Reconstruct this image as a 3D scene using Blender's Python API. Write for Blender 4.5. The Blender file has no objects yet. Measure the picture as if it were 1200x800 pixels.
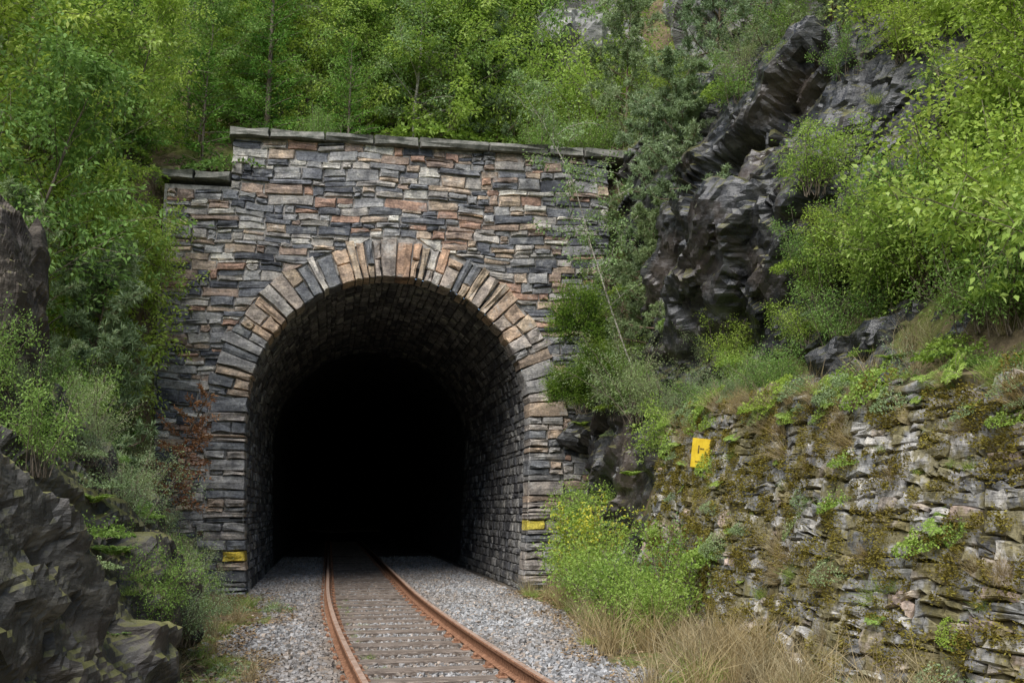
import bpy, math, random
import numpy as np
from mathutils import Vector
rng=np.random.default_rng(7); random.seed(7)
sc=bpy.context.scene
sc.view_settings.view_transform='Standard'
try: sc.view_settings.look='None'
except Exception: pass
sc.view_settings.exposure=0
# ---------------------------------------------------------------- frame of the cutting: s across, n along tunnel, z up
CA,SA=math.cos(math.radians(10)),math.sin(math.radians(10))
def W(s,n,z):
    s=np.asarray(s,float);n=np.asarray(n,float);z=np.asarray(z,float)
    s,n,z=np.broadcast_arrays(s,n,z)
    return np.stack([-2.45+CA*s-SA*n,20+SA*s+CA*n,z],-1)
# ---------------------------------------------------------------- noise
def h3(c,seed):
    c=c.astype(np.int64)
    h=(c[...,0]*73856093)^(c[...,1]*19349663)^(c[...,2]*83492791)^(seed*2654435761)
    h&=0xffffffff
    h=(h^(h>>15))*2246822519&0xffffffff
    h=(h^(h>>13))*3266489917&0xffffffff
    h^=h>>16
    return h/4294967295.0
def vn(P,seed=0):
    P=np.asarray(P,float);c=np.floor(P);f=P-c;f=f*f*(3-2*f);r=0
    for i in (0,1):
        for j in (0,1):
            for k in (0,1):
                w=(f[...,0] if i else 1-f[...,0])*(f[...,1] if j else 1-f[...,1])*(f[...,2] if k else 1-f[...,2])
                r=r+w*h3(c+np.array([i,j,k]),seed)
    return r*2-1
def fbm(P,o=4,seed=0):
    P=np.asarray(P,float);r=0;a=1;t=0
    for i in range(o):
        r=r+a*vn(P,seed+i);t+=a;a*=.5;P=P*2.03+7.1
    return r/t
def facet(P,seed=0,tilt=1.0,step=1.2):
    c=np.floor(P);best=np.full(P.shape[:-1],1e9);out=np.zeros(P.shape[:-1])
    for i in (-1,0,1):
        for j in (-1,0,1):
            for k in (-1,0,1):
                cc=c+np.array([i,j,k])
                q=cc+np.stack([h3(cc,seed+a) for a in (1,2,3)],-1)
                d=((P-q)**2).sum(-1)
                t=np.stack([h3(cc,seed+a) for a in (4,5,6)],-1)-.5
                val=(h3(cc,seed+7)-.5)*step+((P-q)*t).sum(-1)*tilt*2
                m=d<best
                best=np.where(m,d,best);out=np.where(m,val,out)
    return out
# ---------------------------------------------------------------- mesh helper
def mk(name,V,Q,mats,mi=None,rnd=None,col=None,smooth=False,parent=None,obj=True):
    me=bpy.data.meshes.new(name)
    V=np.asarray(V,np.float32).reshape(-1,3);Q=np.asarray(Q,np.int32).reshape(-1,4)
    me.vertices.add(len(V));me.vertices.foreach_set('co',V.ravel())
    me.loops.add(Q.size);me.loops.foreach_set('vertex_index',Q.ravel())
    me.polygons.add(len(Q));me.polygons.foreach_set('loop_start',np.arange(len(Q),dtype=np.int32)*4)
    for m in mats: me.materials.append(m)
    if mi is not None: me.polygons.foreach_set('material_index',np.asarray(mi,np.int32))
    me.polygons.foreach_set('use_smooth',np.full(len(Q),smooth,dtype=bool))
    me.update(calc_edges=True)
    if rnd is not None:
        a=me.attributes.new('rnd','FLOAT','POINT');a.data.foreach_set('value',np.asarray(rnd,np.float32))
    if col is not None:
        c=np.ones((len(V),4),np.float32);c[:,:3]=col
        a=me.attributes.new('col','FLOAT_COLOR','POINT');a.data.foreach_set('color',c.ravel())
    if not obj: return me
    o=bpy.data.objects.new(name,me);sc.collection.objects.link(o)
    if parent: o.parent=parent
    return o
def empty(name):
    e=bpy.data.objects.new(name,None);sc.collection.objects.link(e);return e
def grid_q(nu,nv):
    i,j=np.meshgrid(np.arange(nu-1),np.arange(nv-1),indexing='ij')
    a=(i*nv+j).ravel();return np.stack([a,a+nv,a+nv+1,a+1],-1)
# ---------------------------------------------------------------- materials
def newmat(name):
    m=bpy.data.materials.new(name);m.use_nodes=True;nt=m.node_tree;nt.nodes.clear()
    return m,nt
def N(nt,t,**k):
    n=nt.nodes.new(t)
    for a,b in k.items():
        if a in n.inputs.keys(): n.inputs[a].default_value=b
        else: setattr(n,a,b)
    return n
def ramp(nt,fac,stops):
    r=nt.nodes.new('ShaderNodeValToRGB');e=r.color_ramp.elements
    while len(e)<len(stops): e.new(.5)
    for x,(p,c) in zip(e,stops): x.position=p;x.color=(*c,1) if len(c)==3 else c
    nt.links.new(fac,r.inputs[0]);return r.outputs[0]
def mixc(nt,fac,a,b,mode='MIX'):
    m=nt.nodes.new('ShaderNodeMix');m.data_type='RGBA';m.blend_type=mode
    for s,v in ((0,fac),(6,a),(7,b)):
        if hasattr(v,'is_output'): nt.links.new(v,m.inputs[s])
        else: m.inputs[s].default_value=v if s==0 else (*v,1)
    return m.outputs[2]
def noise(nt,scale,detail=6,rough=.6,vec=None,dist=0):
    n=N(nt,'ShaderNodeTexNoise');n.inputs['Scale'].default_value=scale;n.inputs['Detail'].default_value=min(detail,4)
    n.inputs['Roughness'].default_value=rough;n.inputs['Distortion'].default_value=dist
    if vec is None:
        tc=N(nt,'ShaderNodeTexCoord');vec=tc.outputs['Object']
    nt.links.new(vec,n.inputs['Vector']);return n.outputs[0]
def mapped(nt,scale,rot=(0,0,0)):
    tc=N(nt,'ShaderNodeTexCoord');m=N(nt,'ShaderNodeMapping');m.inputs['Scale'].default_value=scale;m.inputs['Rotation'].default_value=rot
    nt.links.new(tc.outputs['Object'],m.inputs[0]);return m.outputs[0]
def bump(nt,h,s=.5,d=.02,prev=None):
    b=N(nt,'ShaderNodeBump');b.inputs['Strength'].default_value=s;b.inputs['Distance'].default_value=d
    nt.links.new(h,b.inputs['Height'])
    if prev is not None: nt.links.new(prev,b.inputs['Normal'])
    return b.outputs[0]
def finish(nt,col,rough=.85,nrm=None,spec=.3,roughsock=None,metal=0):
    p=N(nt,'ShaderNodeBsdfPrincipled');o=N(nt,'ShaderNodeOutputMaterial')
    if hasattr(col,'is_output'): nt.links.new(col,p.inputs['Base Color'])
    else: p.inputs['Base Color'].default_value=(*col,1)
    p.inputs['Roughness'].default_value=rough;p.inputs['Specular IOR Level'].default_value=spec;p.inputs['Metallic'].default_value=metal
    if roughsock is not None: nt.links.new(roughsock,p.inputs['Roughness'])
    if nrm is not None: nt.links.new(nrm,p.inputs['Normal'])
    nt.links.new(p.outputs[0],o.inputs[0]);return p
def upness(nt,lo,hi,nz=None):
    g=N(nt,'ShaderNodeNewGeometry');s=N(nt,'ShaderNodeSeparateXYZ');nt.links.new(g.outputs['Normal'],s.inputs[0])
    v=s.outputs[2]
    if nz is not None:
        a=N(nt,'ShaderNodeMath',operation='MULTIPLY_ADD');nt.links.new(nz,a.inputs[0]);a.inputs[1].default_value=.8;nt.links.new(v,a.inputs[2]);v=a.outputs[0]
    m=N(nt,'ShaderNodeMapRange');m.inputs[1].default_value=lo;m.inputs[2].default_value=hi;nt.links.new(v,m.inputs[0]);return m.outputs[0]
def leafmat(name,cs,trans=.35,objvar=.45):
    m,nt=newmat(name)
    at=N(nt,'ShaderNodeAttribute',attribute_name='rnd')
    c=ramp(nt,at.outputs['Fac'],[(i/(len(cs)-1),k) for i,k in enumerate(cs)])
    oi=N(nt,'ShaderNodeObjectInfo')
    c2=ramp(nt,oi.outputs['Random'],[(0,(.66,.76,.78)),(.5,(1,1,1)),(1,(1.0,.9,.58))])
    c=mixc(nt,objvar,c,c2,'MULTIPLY')
    p=N(nt,'ShaderNodeBsdfDiffuse');nt.links.new(c,p.inputs[0])
    t=N(nt,'ShaderNodeBsdfTranslucent');ct=mixc(nt,.5,c,(1.0,1.0,.4),'MULTIPLY');nt.links.new(ct,t.inputs[0])
    mx=N(nt,'ShaderNodeMixShader');mx.inputs[0].default_value=trans
    nt.links.new(p.outputs[0],mx.inputs[1]);nt.links.new(t.outputs[0],mx.inputs[2])
    o=N(nt,'ShaderNodeOutputMaterial');nt.links.new(mx.outputs[0],o.inputs[0]);return m
L_light=leafmat('leaf_light_green',[(.20,.31,.06),(.39,.54,.12),(.58,.70,.25)],.45)
L_mid=leafmat('leaf_mid_green',[(.13,.22,.065),(.25,.40,.11),(.39,.54,.20)],.38)
L_birch=leafmat('leaf_birch',[(.17,.27,.11),(.31,.44,.18),(.47,.59,.31)],.42)
L_pine=leafmat('needle_pine',[(.16,.22,.12),(.29,.39,.21),(.46,.55,.36)],.2)
L_spruce=leafmat('needle_spruce',[(.05,.13,.03),(.14,.29,.055),(.25,.42,.10)],.2)
L_yew=leafmat('needle_yew',[(.03,.08,.012),(.12,.21,.03),(.28,.38,.07)],.2,.2)
L_grey=leafmat('leaf_grey_green',[(.18,.24,.12),(.32,.42,.21),(.47,.55,.33)],.3)
L_dry=leafmat('dry_grass',[(.19,.15,.08),(.42,.33,.19),(.56,.48,.31)],.2)
L_rust=leafmat('dead_needles',[(.18,.07,.03),(.40,.19,.09),(.55,.30,.16)],.2)
L_yel=leafmat('yellow_flowers',[(.45,.45,.06),(.65,.62,.09),(.75,.72,.18)],.3)
L_moss=leafmat('moss_tufts',[(.10,.08,.022),(.22,.185,.045),(.34,.31,.08)],.15)
L_grass=leafmat('grass_blades',[(.15,.22,.05),(.31,.42,.10),(.46,.53,.20)],.3)
L_litter=leafmat('leaf_litter',[(.10,.06,.03),(.26,.17,.09),(.42,.31,.19)],.1)
def barkmat(name,a,b,sc_=(18,18,4)):
    m,nt=newmat(name);v=mapped(nt,sc_);n=noise(nt,1.0,3,.6,v)
    finish(nt,ramp(nt,n,[(.35,a),(.65,b)]),.9,None);return m
bark=barkmat('bark_brown',(.08,.065,.05),(.25,.20,.155))
bark_p=barkmat('bark_pine',(.11,.075,.055),(.28,.20,.145))
bark_b=barkmat('bark_birch',(.14,.12,.095),(.52,.48,.41),(6,6,30))

def stonemat(name,moss=.0,lime=.15,dark=1.0,rough=.75,stain=.5,limecol=(.5,.49,.46)):
    m,nt=newmat(name)
    at=N(nt,'ShaderNodeAttribute',attribute_name='col');c=at.outputs['Color']
    n1=noise(nt,5,4,.65);n2=noise(nt,26,4,.7);n3=noise(nt,1.1,4,.6)
    lay=noise(nt,1.0,4,.7,mapped(nt,(6,6,45)))
    c=mixc(nt,1.0,c,ramp(nt,n1,[(.3,(.45,.45,.48)),(.5,(1,1,1)),(.72,(1.6,1.55,1.45))]),'MULTIPLY')
    c=mixc(nt,.85,c,ramp(nt,n2,[(.3,(.5,.5,.5)),(.5,(1,1,1)),(.7,(1.5,1.5,1.5))]),'MULTIPLY')
    c=mixc(nt,.6,c,ramp(nt,lay,[(.35,(.6,.6,.6)),(.6,(1.25,1.25,1.25))]),'MULTIPLY')
    c=mixc(nt,stain,c,ramp(nt,n3,[(.35,(.38,.38,.42)),(.55,(1,1,1))]),'MULTIPLY')
    lm=ramp(nt,noise(nt,2.6,5,.75),[(.56,(0,0,0)),(.68,(lime,lime,lime))])
    c=mixc(nt,lm,c,limecol)
    if moss>0:
        mm=ramp(nt,noise(nt,1.9,5,.74),[(.48,(0,0,0)),(.55,(moss,moss,moss))])
        mc=ramp(nt,n2,[(.3,(.11,.09,.03)),(.7,(.28,.24,.085))])
        c=mixc(nt,mm,c,mc)
    b=bump(nt,n2,.6,.018);b=bump(nt,lay,.6,.02,b)
    finish(nt,c,rough,b,.35);return m
M_portal=stonemat('portal_slate_stone',0,.42,stain=.5)
M_ring=stonemat('arch_ring_stone',0,.5,stain=.3,limecol=(.58,.57,.54))
M_vault=stonemat('vault_stone',0,.6,stain=.6)
M_rwall=stonemat('retaining_wall_stone',.8,.5,stain=.3)
def simple(name,a,b,scale,rough=.9,bs=.5,bd=.02,spec=.3):
    m,nt=newmat(name);n=noise(nt,scale,4,.7);finish(nt,ramp(nt,n,[(.35,a),(.65,b)]),rough,bump(nt,n,bs,bd),spec);return m
M_mortar=simple('mortar',(.14,.13,.12),(.47,.44,.40),6)
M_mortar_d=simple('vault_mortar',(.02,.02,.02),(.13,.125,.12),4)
M_earth=simple('dark_earth_joints',(.035,.03,.02),(.14,.12,.06),7)
def rockmat(name,base,hi,rough=.5,moss=1.0,rot=(0,.9,.2),sb=.03):
    m,nt=newmat(name)
    st=noise(nt,1.0,5,.7,mapped(nt,(1.6,3,7),rot),.6)
    n1=noise(nt,2.3,5,.7);n2=noise(nt,14,5,.7)
    c=ramp(nt,st,[(.25,tuple(x*.5 for x in base)),(.5,base),(.62,hi),(.8,tuple(x*1.35 for x in hi))])
    c=mixc(nt,.8,c,ramp(nt,n1,[(.3,(.4,.4,.42)),(.6,(1.15,1.15,1.12))]),'MULTIPLY')
    c=mixc(nt,ramp(nt,noise(nt,.9,4,.6),[(.50,(0,0,0)),(.66,(.6,.6,.6))]),c,(.13,.10,.08))
    mm=upness(nt,.85,1.15,n2)
    ms=N(nt,'ShaderNodeMath',operation='MULTIPLY');nt.links.new(mm,ms.inputs[0]);ms.inputs[1].default_value=moss
    c=mixc(nt,ms.outputs[0],c,ramp(nt,n1,[(.35,(.08,.08,.025)),(.65,(.20,.19,.07))]))
    b=bump(nt,n2,.5,.03);b=bump(nt,st,.7,sb,b)
    r=ramp(nt,n1,[(.35,(rough-.12,)*3),(.65,(rough+.25,)*3)])
    finish(nt,c,rough,b,.5,r);return m
M_cliff=rockmat('dark_wet_slate',(.036,.037,.040),(.105,.105,.108),.32,.8)
M_bankrock=rockmat('bank_slate',(.055,.052,.046),(.15,.14,.12),.6)
M_hillrock=rockmat('hillside_grey_rock',(.28,.275,.265),(.52,.51,.49),.75,.6)
M_trunkrock=rockmat('weathered_outcrop',(.07,.057,.047),(.17,.145,.12),.8,1.0,(0,1.5,0))
def groundmat():
    m,nt=newmat('forest_ground')
    n1=noise(nt,.8,5,.7);n2=noise(nt,9,5,.7)
    c=ramp(nt,n1,[(.3,(.08,.06,.04)),(.47,(.18,.14,.09)),(.55,(.13,.14,.05)),(.7,(.19,.20,.07))])
    c=mixc(nt,.8,c,ramp(nt,n2,[(.3,(.5,.5,.5)),(.65,(1.4,1.4,1.3))]),'MULTIPLY')
    finish(nt,c,.95,bump(nt,n2,.8,.06),.1);return m
M_ground=groundmat()
def gravelmat():
    m,nt=newmat('ballast_bed')
    v=N(nt,'ShaderNodeTexVoronoi');v.inputs['Scale'].default_value=24
    tc=N(nt,'ShaderNodeTexCoord');nt.links.new(tc.outputs['Object'],v.inputs['Vector'])
    bw=N(nt,'ShaderNodeRGBToBW');nt.links.new(v.outputs['Color'],bw.inputs[0])
    c=ramp(nt,bw.outputs[0],[(.2,(.12,.12,.12)),(.8,(.32,.31,.30))])
    c=mixc(nt,1,c,ramp(nt,v.outputs['Distance'],[(.2,(1,1,1)),(.7,(.25,.25,.25))]),'MULTIPLY')
    c=mixc(nt,ramp(nt,noise(nt,1.2,4,.6),[(.4,(0,0,0)),(.6,(.7,.7,.7))]),c,(.17,.13,.085))
    finish(nt,c,.9,bump(nt,v.outputs['Distance'],-1,.04),.2);return m
M_bed=gravelmat()
def attrmat(name,rough,scale=30):
    m,nt=newmat(name);at=N(nt,'ShaderNodeAttribute',attribute_name='col');n=noise(nt,scale,2,.6)
    finish(nt,mixc(nt,.8,at.outputs['Color'],ramp(nt,n,[(.3,(.65,.65,.65)),(.7,(1.3,1.3,1.3))]),'MULTIPLY'),rough,None,.3);return m
M_ballast=attrmat('ballast_stone',.85)
M_rust=simple('rusty_rail',(.13,.065,.038),(.36,.19,.115),25,.8,.3,.004,.15)
M_railtop=simple('rail_running_surface',(.27,.17,.12),(.46,.34,.27),14,.6,.1,.002,.3)
def woodmat():
    m,nt=newmat('sleeper_wood');n=noise(nt,1.0,5,.7,mapped(nt,(5,60,60),(0,0,math.radians(10))));n2=noise(nt,4,4,.6)
    c=ramp(nt,n,[(.3,(.08,.065,.055)),(.5,(.21,.175,.15)),(.7,(.38,.33,.29))])
    c=mixc(nt,.7,c,ramp(nt,n2,[(.3,(.6,.55,.5)),(.7,(1.2,1.15,1.1))]),'MULTIPLY')
    finish(nt,c,.9,bump(nt,n,.7,.02),.2);return m
M_wood=woodmat()
M_coping=simple('mossy_coping_stone',(.08,.085,.07),(.26,.25,.22),5,.85,.6,.04)

# ---------------------------------------------------------------- terrain
def sm(x,a,b):
    t=np.clip((x-a)/(b-a),0,1);return t*t*(3-2*t)
def SL(n): return np.interp(n,[-40,-23,-15,-11.5,-10,0],[-3.6,-3.6,-3.1,-2.5,-2.45,-4.0])
def SR(n): return np.where(n<-5,3.0+.04*(-n),3.2+.09*(n+5))
def ZT(n): return np.interp(n,[-22,-14,-10,-7,-5.4,0],[2.55,2.6,2.8,3.0,2.8,3.2])
def H(s,n):
    s=np.asarray(s,float);n=np.asarray(n,float)
    P=np.stack([s*.45,n*.45,s*0+3.3],-1);nz=fbm(P,4,11)
    zf=np.zeros_like(s)+.02*nz-.03
    d=SL(n)-s
    zl=np.interp(d,[0.1,.5,1.3,2.2,6,20,60,200],[0,.7,1.9,2.6,6.0,18,40,60])
    zf=np.where(d>0,zf+zl+nz*.35*np.clip(d,0,2),zf)
    zt=ZT(n);e=s-SR(n)
    slope=np.interp(n,[-14,-7],[.8,1.9])
    k=np.clip((e-.2)/.25,0,zt)
    e2=np.maximum(0,e-.25*zt-.2)
    zr=k+np.minimum(e2,.7)*.15+slope*np.clip(e2-.7,0,3.4)+.7*np.clip(e2-4.1,0,45)
    zf=np.where(e>0,zf+zr+nz*.4*np.clip(e2-.3,0,2),zf)
    zb=8.25+.72*np.clip(n-1.0,0,60)+.9*np.clip(s-4,0,12)+.3*np.clip(-s-5,0,30)+nz*np.clip(n*.4+.1,0.05,1.5)
    aw=sm(n,-2.6,.4)
    am=(n>.3).astype(float)
    side=sm(np.abs(s-.2),4.3,4.9)
    w=am*(1-side)+aw*side
    return zf*(1-w)+np.maximum(zb,zf)*w
sg=np.unique(np.concatenate([np.arange(-9,10,.16),-9-np.geomspace(.3,190,26),10+np.geomspace(.3,190,26)]))
ng=np.unique(np.concatenate([np.arange(-23,.11,.18),[.1,.5],np.arange(.7,25,.3),25+np.geomspace(.4,200,28),-23-np.geomspace(.4,160,18)]))
S_,N_=np.meshgrid(sg,ng,indexing='ij')
Z_=H(S_,N_)
def SBL(n): return -2.0+.25*np.sin(np.asarray(n)*1.1)+.12*np.sin(np.asarray(n)*3.3)
def SBR(n): return np.minimum(2.6,2.05+(np.asarray(n)+7.7)*.14)+.15*np.sin(np.asarray(n)*1.7+1)+.1*np.sin(np.asarray(n)*4.1)
Z_=np.where((N_<.3)&(S_>SBL(N_)+.15)&(S_<np.minimum(SBR(N_)-.15,2.6)),Z_-.12,Z_)
Qs=grid_q(len(sg),len(ng))
fs=S_.ravel()[Qs];fn=N_.ravel()[Qs]
keep=~((fn.min(1)<.3)&(fn.max(1)>.3)&(np.abs(fs.mean(1))<4.25))
mk('ground',W(S_,N_,Z_).reshape(-1,3),Qs[keep][:,::-1],[M_ground],smooth=True)

# ---------------------------------------------------------------- stones in 2D
class Stones:
    def __init__(s): s.P=[];s.C=[];s.n=0
    def add(self,c4,depth,col,base=-.03,jit=.02,inset=.018,tl=.03):
        c4=np.asarray(c4,float);o=[]
        for i in range(4):
            a=c4[i];b=c4[(i+1)%4];o.append(a+rng.normal(0,jit*.5,2));o.append((a+b)/2+rng.normal(0,jit*.5,2))
        o=np.array(o);ce=o.mean(0)
        d=o-ce;r=np.linalg.norm(d,axis=1,keepdims=True)
        inn=o-d/r*np.minimum(inset*rng.uniform(.6,1.6,(8,1)),r*.35)
        dd=depth*rng.uniform(.7,1.2,8)
        ti=rng.normal(0,tl,2)
        f=dd+(inn-ce)@ti
        R=[np.c_[o,np.full(8,base)],np.c_[o,dd*.45],np.c_[inn,f],np.array([[ce[0],ce[1],depth*rng.uniform(.85,1.25)]])]
        self.P.append(np.concatenate(R));self.C.append(np.tile(np.asarray(col)*rng.uniform(.82,1.18),(25,1)))
    def build(self,name,mapf,mat,parent=None):
        k=len(self.P);P=np.concatenate(self.P);C=np.concatenate(self.C)
        q=[]
        for r in (0,1):
            for i in range(8): q.append([r*8+i,r*8+(i+1)%8,(r+1)*8+(i+1)%8,(r+1)*8+i])
        for i in range(4): q.append([16+(2*i-1)%8,16+2*i,16+2*i+1,24])
        q=np.array(q);Q=(q[None]+np.arange(k)[:,None,None]*25).reshape(-1,4)
        return mk(name,mapf(P[:,0],P[:,1],P[:,2]),Q,[mat],col=C,parent=parent)
def rc(a0,a1,b0,b1): return [(a0,b0),(a1,b0),(a1,b1),(a0,b1)]
PAL=[((.29,.285,.28),5),((.16,.165,.18),3.8),((.39,.36,.325),4),((.44,.345,.26),2.6),((.41,.26,.19),2.0),((.095,.10,.115),2.6),((.55,.52,.46),1.7),((.32,.24,.19),2.6)]
def pick(pal):
    w=np.array([p[1] for p in pal]);return np.array(pal[rng.choice(len(pal),p=w/w.sum())][0])
C0=.08;R0=2.75;ZS=3.35;RT=.74
def half(z): return math.sqrt(max(0,R0**2-(z-ZS)**2)) if z>ZS else R0-.14*((ZS-z)/ZS)**2
def halfo(z):
    Ro=R0+RT-.05
    return math.sqrt(max(0,Ro**2-(z-ZS)**2)) if z>ZS else Ro
portal=empty('tunnel_portal')
st=Stones()
def course(st,a0,a1,zb,zt,lo,hi,dep,pal,j=.022,tilt0=0,tilt1=0):
    a=a0;first=True
    while a<a1-.05:
        L=rng.uniform(lo,hi)*(1 if rng.random()>.2 else 1.5)
        if a1-(a+L)<lo*.6: L=a1-a
        g=.010;dz=rng.normal(0,.012)
        c=[(a+g,zb+g*.8+dz),(a+L-g,zb+g*.8+dz),(a+L-g,zt-g*.8+dz),(a+g,zt-g*.8+dz)]
        if first: c[3]=(a+g+tilt0,c[3][1])
        if a+L>=a1-1e-6: c[2]=(a+L-g+tilt1,c[2][1])
        h=zt-zb
        if h>.15 and L<.6 and rng.random()<.5:
            m=zb+h*rng.uniform(.3,.7)
            x1=(c[0][0]+c[3][0])/2;x2=(c[1][0]+c[2][0])/2
            st.add([c[0],c[1],(x2,m-g*.7),(x1,m-g*.7)],rng.uniform(*dep),pick(pal),jit=j)
            st.add([(x1,m+g*.7),(x2,m+g*.7),c[2],c[3]],rng.uniform(*dep),pick(pal),jit=j)
        else: st.add(c,rng.uniform(*dep),pick(pal),jit=j)
        a+=L;first=False
z=-.1;WR=4.55
while z<8.8:
    h=rng.choice([.08,.11,.14,.17,.21,.26],p=[.14,.22,.22,.19,.14,.09])
    if z+h>8.66: h=8.82-z
    zt=z+h
    left=-4.35 if zt<7.9 else -3.15
    pal=PAL
    ho=halfo(max(z,0)) if z<ZS+R0+RT-.05 else 0
    ho2=halfo(zt) if zt<ZS+R0+RT-.05 else 0
    if ho<=0.01: course(st,left,WR,z,zt,.15,.62,(.025,.08),pal)
    else:
        t=min(ho-ho2,.3) if zt>ZS else 0
        course(st,left,C0-ho,z,zt,.15,.55,(.025,.08),pal,tilt1=t)
        course(st,C0+ho,WR,z,zt,.15,.55,(.025,.08),pal,tilt0=-t)
    z=zt
wmap=lambda a,b,d:W(a,-d,b+.025*np.sin(a*1.7+b)+.015*np.sin(a*4.3+b*2))
st.build('wall_masonry',wmap,M_portal,portal)
sb=np.arange(-4.4,WR+.05,.1);zb_=np.arange(-.3,8.95,.1)
A,B=np.meshgrid(sb,zb_,indexing='ij');Q=grid_q(len(sb),len(zb_))
ca=A.ravel()[Q].mean(1);cb=B.ravel()[Q].mean(1)
hz=np.array([half(max(z,0))+.25 if z<ZS+R0+.25 else 0 for z in cb])
hz=np.where((cb>ZS),np.sqrt(np.maximum(0,(R0+.25)**2-(cb-ZS)**2)),hz)
kp=(np.abs(ca-C0)>hz)&~((cb>7.85)&(ca<-3.15))
o=mk('mortar_backing',W(A,0*A+.0,B).reshape(-1,3),Q[kp],[M_mortar],parent=portal)
md=o.modifiers.new('s','SOLIDIFY');md.thickness=.62;md.offset=-1
# arch ring
rg=Stones()
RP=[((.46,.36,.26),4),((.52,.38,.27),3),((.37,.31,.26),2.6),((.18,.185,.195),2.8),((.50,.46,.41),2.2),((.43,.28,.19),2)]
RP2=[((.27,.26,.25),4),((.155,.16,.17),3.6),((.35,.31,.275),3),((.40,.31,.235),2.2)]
th=0
while th<math.pi-.02:
    dt=rng.uniform(.045,.10)
    if math.pi-(th+dt)<.06: dt=math.pi-th
    ro=R0+RT*rng.uniform(.82,1.10);g=.010
    a0,a1=th+g/R0,th+dt-g/R0
    mid=(th+dt/2)
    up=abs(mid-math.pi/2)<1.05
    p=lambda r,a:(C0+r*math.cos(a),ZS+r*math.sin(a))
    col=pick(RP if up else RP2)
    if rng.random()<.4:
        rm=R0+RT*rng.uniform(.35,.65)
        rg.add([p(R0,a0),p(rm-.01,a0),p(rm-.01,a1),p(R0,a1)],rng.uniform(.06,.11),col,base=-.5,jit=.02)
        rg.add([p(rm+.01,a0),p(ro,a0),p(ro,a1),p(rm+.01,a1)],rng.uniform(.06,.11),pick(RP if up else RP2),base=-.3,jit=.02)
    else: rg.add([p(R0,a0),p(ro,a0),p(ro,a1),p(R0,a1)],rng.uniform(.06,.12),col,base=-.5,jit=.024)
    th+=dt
for sgn in (-1,1):
    z=-.1
    while z<ZS-.01:
        h=rng.choice([.08,.12,.16,.22,.28],p=[.22,.3,.25,.15,.08])
        isy=(sgn==-1 and z>.55 and z<.8) or (sgn==1 and z>1.05 and z<1.3)
        if isy:h=.2
        if z+h>ZS-.1:h=ZS-z
        i0,i1=half(max(0,z)),half(max(0,z+h));ou=R0+RT*rng.uniform(.82,1.12);g=.011
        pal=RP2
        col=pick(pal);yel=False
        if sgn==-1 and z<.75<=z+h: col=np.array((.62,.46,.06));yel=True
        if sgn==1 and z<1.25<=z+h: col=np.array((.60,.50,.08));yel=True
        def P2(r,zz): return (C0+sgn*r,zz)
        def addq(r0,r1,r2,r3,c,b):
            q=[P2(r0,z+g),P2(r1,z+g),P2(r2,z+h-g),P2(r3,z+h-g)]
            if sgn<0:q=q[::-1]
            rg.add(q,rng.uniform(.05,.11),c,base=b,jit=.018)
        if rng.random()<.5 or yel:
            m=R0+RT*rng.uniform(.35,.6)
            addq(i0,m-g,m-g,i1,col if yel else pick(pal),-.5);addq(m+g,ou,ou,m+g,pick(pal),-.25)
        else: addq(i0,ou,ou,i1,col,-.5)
        z+=h
rg.build('arch_ring',lambda a,b,d:W(a,-d,b),M_ring,portal)
cs=Stones();a=-3.22
while a<WR-.1:
    L=rng.uniform(.7,1.5);cs.add(rc(a+.006,a+L-.006,8.82,9.01+rng.uniform(-.01,.01)),.17,(.2,.2,.18),base=-.65,jit=.008,inset=.02,tl=.01);a+=L
cs.add(rc(-4.45,-3.85,7.9,8.06),.13,(.2,.2,.18),base=-.6);cs.add(rc(-3.84,-3.16,7.9,8.07),.14,(.2,.2,.18),base=-.6)
cs.build('coping',lambda a,b,d:W(a,-d,b),M_coping,portal)
# vault
def prof():
    pts=[(C0-half(z),z) for z in np.linspace(-.3,ZS,14)[:-1]]
    pts+=[(C0+R0*math.cos(a),ZS+R0*math.sin(a)) for a in np.linspace(math.pi,0,40)]
    pts+=[(C0+half(z),z) for z in np.linspace(ZS,-.3,14)[1:]]
    return np.array(pts)
pr=prof();seg=np.r_[0,np.cumsum(np.linalg.norm(np.diff(pr,axis=0),axis=1))];PL=seg[-1]
def vmap(a,b,d):
    x=np.interp(b,seg,pr[:,0]);y=np.interp(b,seg,pr[:,1])
    tx=np.interp(b+.05,seg,pr[:,0])-np.interp(b-.05,seg,pr[:,0]);ty=np.interp(b+.05,seg,pr[:,1])-np.interp(b-.05,seg,pr[:,1])
    l=np.hypot(tx,ty)+1e-9
    off=-.05+d
    return W(x+ty/l*off,a,y-tx/l*off)
bb=np.linspace(0,PL,110);A,B=np.meshgrid([.03,.35,.6],bb,indexing='ij')
mk('ring_sleeve',vmap(A,B,0*A+.03).reshape(-1,3),grid_q(3,len(bb)),[M_mortar_d],parent=portal)
A,B=np.meshgrid([.02,-.25,-.55],bb,indexing='ij')
mk('ring_joints',vmap(0*A+.028,B,A).reshape(-1,3),grid_q(3,len(bb)),[M_mortar_d],parent=portal)
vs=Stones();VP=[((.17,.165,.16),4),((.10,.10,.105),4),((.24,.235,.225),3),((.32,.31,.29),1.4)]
b=0.02
while b<PL:
    h=rng.uniform(.10,.22)
    if b+h>PL:h=PL-b
    if h>.04:
        a=.45+rng.uniform(0,.1)
        while a<10:
            L=rng.uniform(.2,.55);vs.add(rc(a+.012,a+L-.012,b+.01,b+h-.01),rng.uniform(.02,.06),pick(VP),jit=.016,base=-.02);a+=L
    b+=h
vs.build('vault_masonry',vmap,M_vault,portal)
aa=np.r_[.3,np.linspace(1,60,60)];bb=np.linspace(0,PL,90);A,B=np.meshgrid(aa,bb,indexing='ij')
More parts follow.
